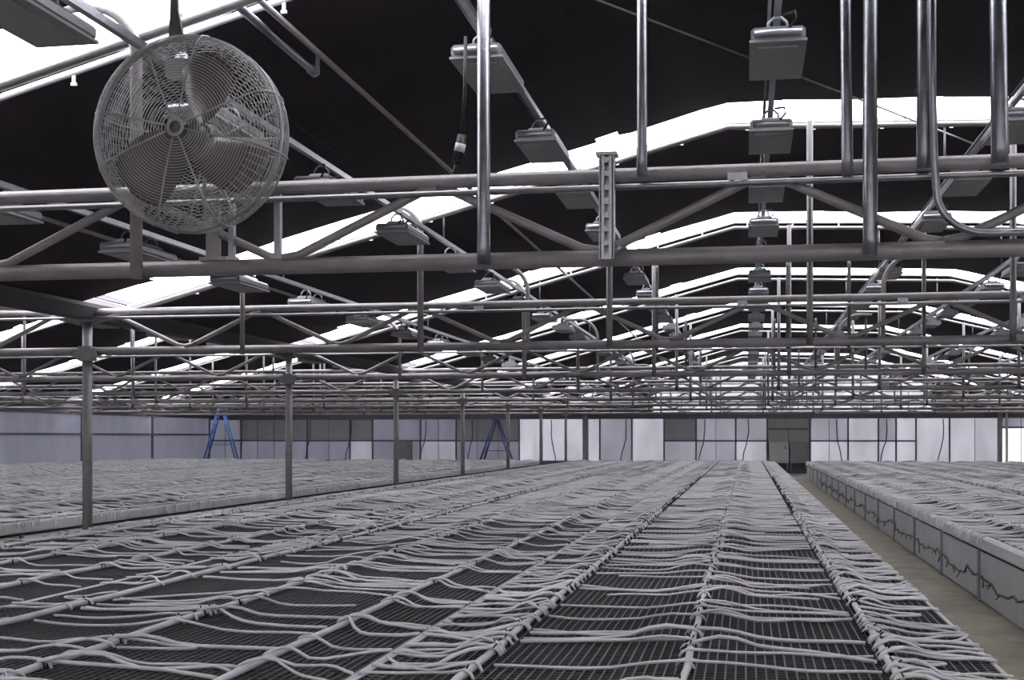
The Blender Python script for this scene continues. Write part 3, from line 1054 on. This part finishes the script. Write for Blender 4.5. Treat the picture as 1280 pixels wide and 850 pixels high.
# ------------------------------------------------------------------ step ladders, cabinets and hoses at the end wall
def ladder(label, loc, hgt, spread, rz, m, m2):
    t = thing('step_ladder', label, 'ladder', loc)
    t.rotation_euler.z = rz
    for s in (-1, 1):
        fr_ = MB().tube([(-spread, s * 0.28, 0.02), (-0.03, s * 0.17, hgt)], 0.045, 4).build('front_rail', m, t)
        rr_ = MB().tube([(spread, s * 0.26, 0.02), (0.05, s * 0.15, hgt - 0.06)], 0.038, 4).build('rear_rail', m, t)
        MB().box(-spread - 0.06, -spread + 0.06, s * 0.28 - 0.05, s * 0.28 + 0.05, 0, 0.05).build('foot', 'black', fr_)
        MB().box(spread - 0.06, spread + 0.06, s * 0.26 - 0.05, s * 0.26 + 0.05, 0, 0.05).build('foot', 'black', rr_)
    n = int(hgt / 0.3)
    for i in range(1, n):
        f_ = i * 0.3 / hgt
        x = -spread + (spread - 0.03) * f_
        w = 0.28 - 0.11 * f_
        MB().box(x - 0.05, x + 0.05, -w, w, i * 0.3 - 0.015, i * 0.3 + 0.015).build('tread', m2, t)
        if i % 2:
            MB().box(spread - (spread - 0.05) * f_ - 0.012, spread - (spread - 0.05) * f_ + 0.012, -w, w, i * 0.3 - 0.012, i * 0.3 + 0.012).build('rear_brace', m2, t)
    MB().box(-0.14, 0.14, -0.21, 0.21, hgt - 0.02, hgt + 0.05).build('top_cap', m, t)
    for s in (-1, 1):
        MB().box(-spread * 0.55, spread * 0.55, s * 0.22 - 0.01, s * 0.22 + 0.01, hgt * 0.42, hgt * 0.42 + 0.025).build('spreader', m2, t)
    return t


ladder('tall bright blue step ladder standing in the corner by the side wall', (-22.3, 52.0, 0), 2.96, 0.85, 0.12, 'blue', 'dblue')
ladder('smaller dark blue step ladder standing against the end wall behind the posts', (-10.5, 53.5, 0), 2.36, 0.85, -0.1, 'dblue', 'dblue')


def cabinet(label, x0, x1, z0, z1, m, dep=0.3):
    t = thing('electrical_cabinet', label, 'cabinet', ((x0 + x1) / 2, YW - 0.12, 0))
    w = (x1 - x0) / 2
    MB().box(-w, w, -dep, 0, z0, z1).build('body', m, t)
    cd_ = MB().box(-w + 0.03, w - 0.03, -dep - 0.02, -dep, z0 + 0.03, z1 - 0.03).build('cabinet_door', m, t)
    MB().box(w - 0.16, w - 0.10, -dep - 0.05, -dep - 0.02, (z0 + z1) / 2 + 0.15, (z0 + z1) / 2 + 0.27).build('handle', 'frame', cd_)
    for s in (-1, 1):
        MB().box(s * (w - 0.06) - 0.04, s * (w - 0.06) + 0.04, -dep + 0.05, -0.05, 0, z0).build('stand_leg', 'frame', t)
    return t


cabinet('pale grey electrical cabinet in front of the tan door', 0.95, 1.78, 0.45, 1.36, 'cab')
cabinet('dark grey electrical cabinet beside the pale one at the door', 1.84, 2.62, 0.45, 1.40, 'cabd')
cabinet('small grey cabinet low on the end wall near the posts', -16.05, -15.25, 0.5, 1.42, 'cabd', 0.25)

hx = [(-21.4, 0), (-20.2, 0.2), (-18.2, 0), (-14.6, 0), (-8.75, 0.15), (-5.35, 0), (-1.85, 0), (0.05, 0), (3.85, 0), (5.95, 0), (8.3, 0), (-12.4, 0.1)]
for i, (x, o_) in enumerate(hx):
    rr = random.Random(i + 3)
    am = rr.uniform(0.22, 0.34) * (1 if i % 4 else -0.8)
    pts = []
    for k in range(13):
        t = k / 12
        pts.append((x + am * (0.5 - 0.5 * math.cos(math.pi * min(1, max(0, t * 1.4 - 0.35)))) * -1 + rr.gauss(0, 0.012), YW - 0.16, EAVE - 0.05 - 2.1 * t))
    if x < 1.7:
        n_ = sorted(-h_[0] for h_ in hx if h_[0] < 1.7).index(-x)
        lab = 'dark wavy hose on the end wall, %s from the tan door towards the ladders' % ORD[n_]
    else:
        n_ = sorted(h_[0] for h_ in hx if h_[0] > 1.7).index(x)
        lab = 'dark wavy hose on the end wall, %s from the tan door past the aisle' % ORD[n_]
    tag(MB().tube(pts, 0.024, 6).build('wall_hose', 'dblue'), lab, 'hose', 'hoses on the end wall')
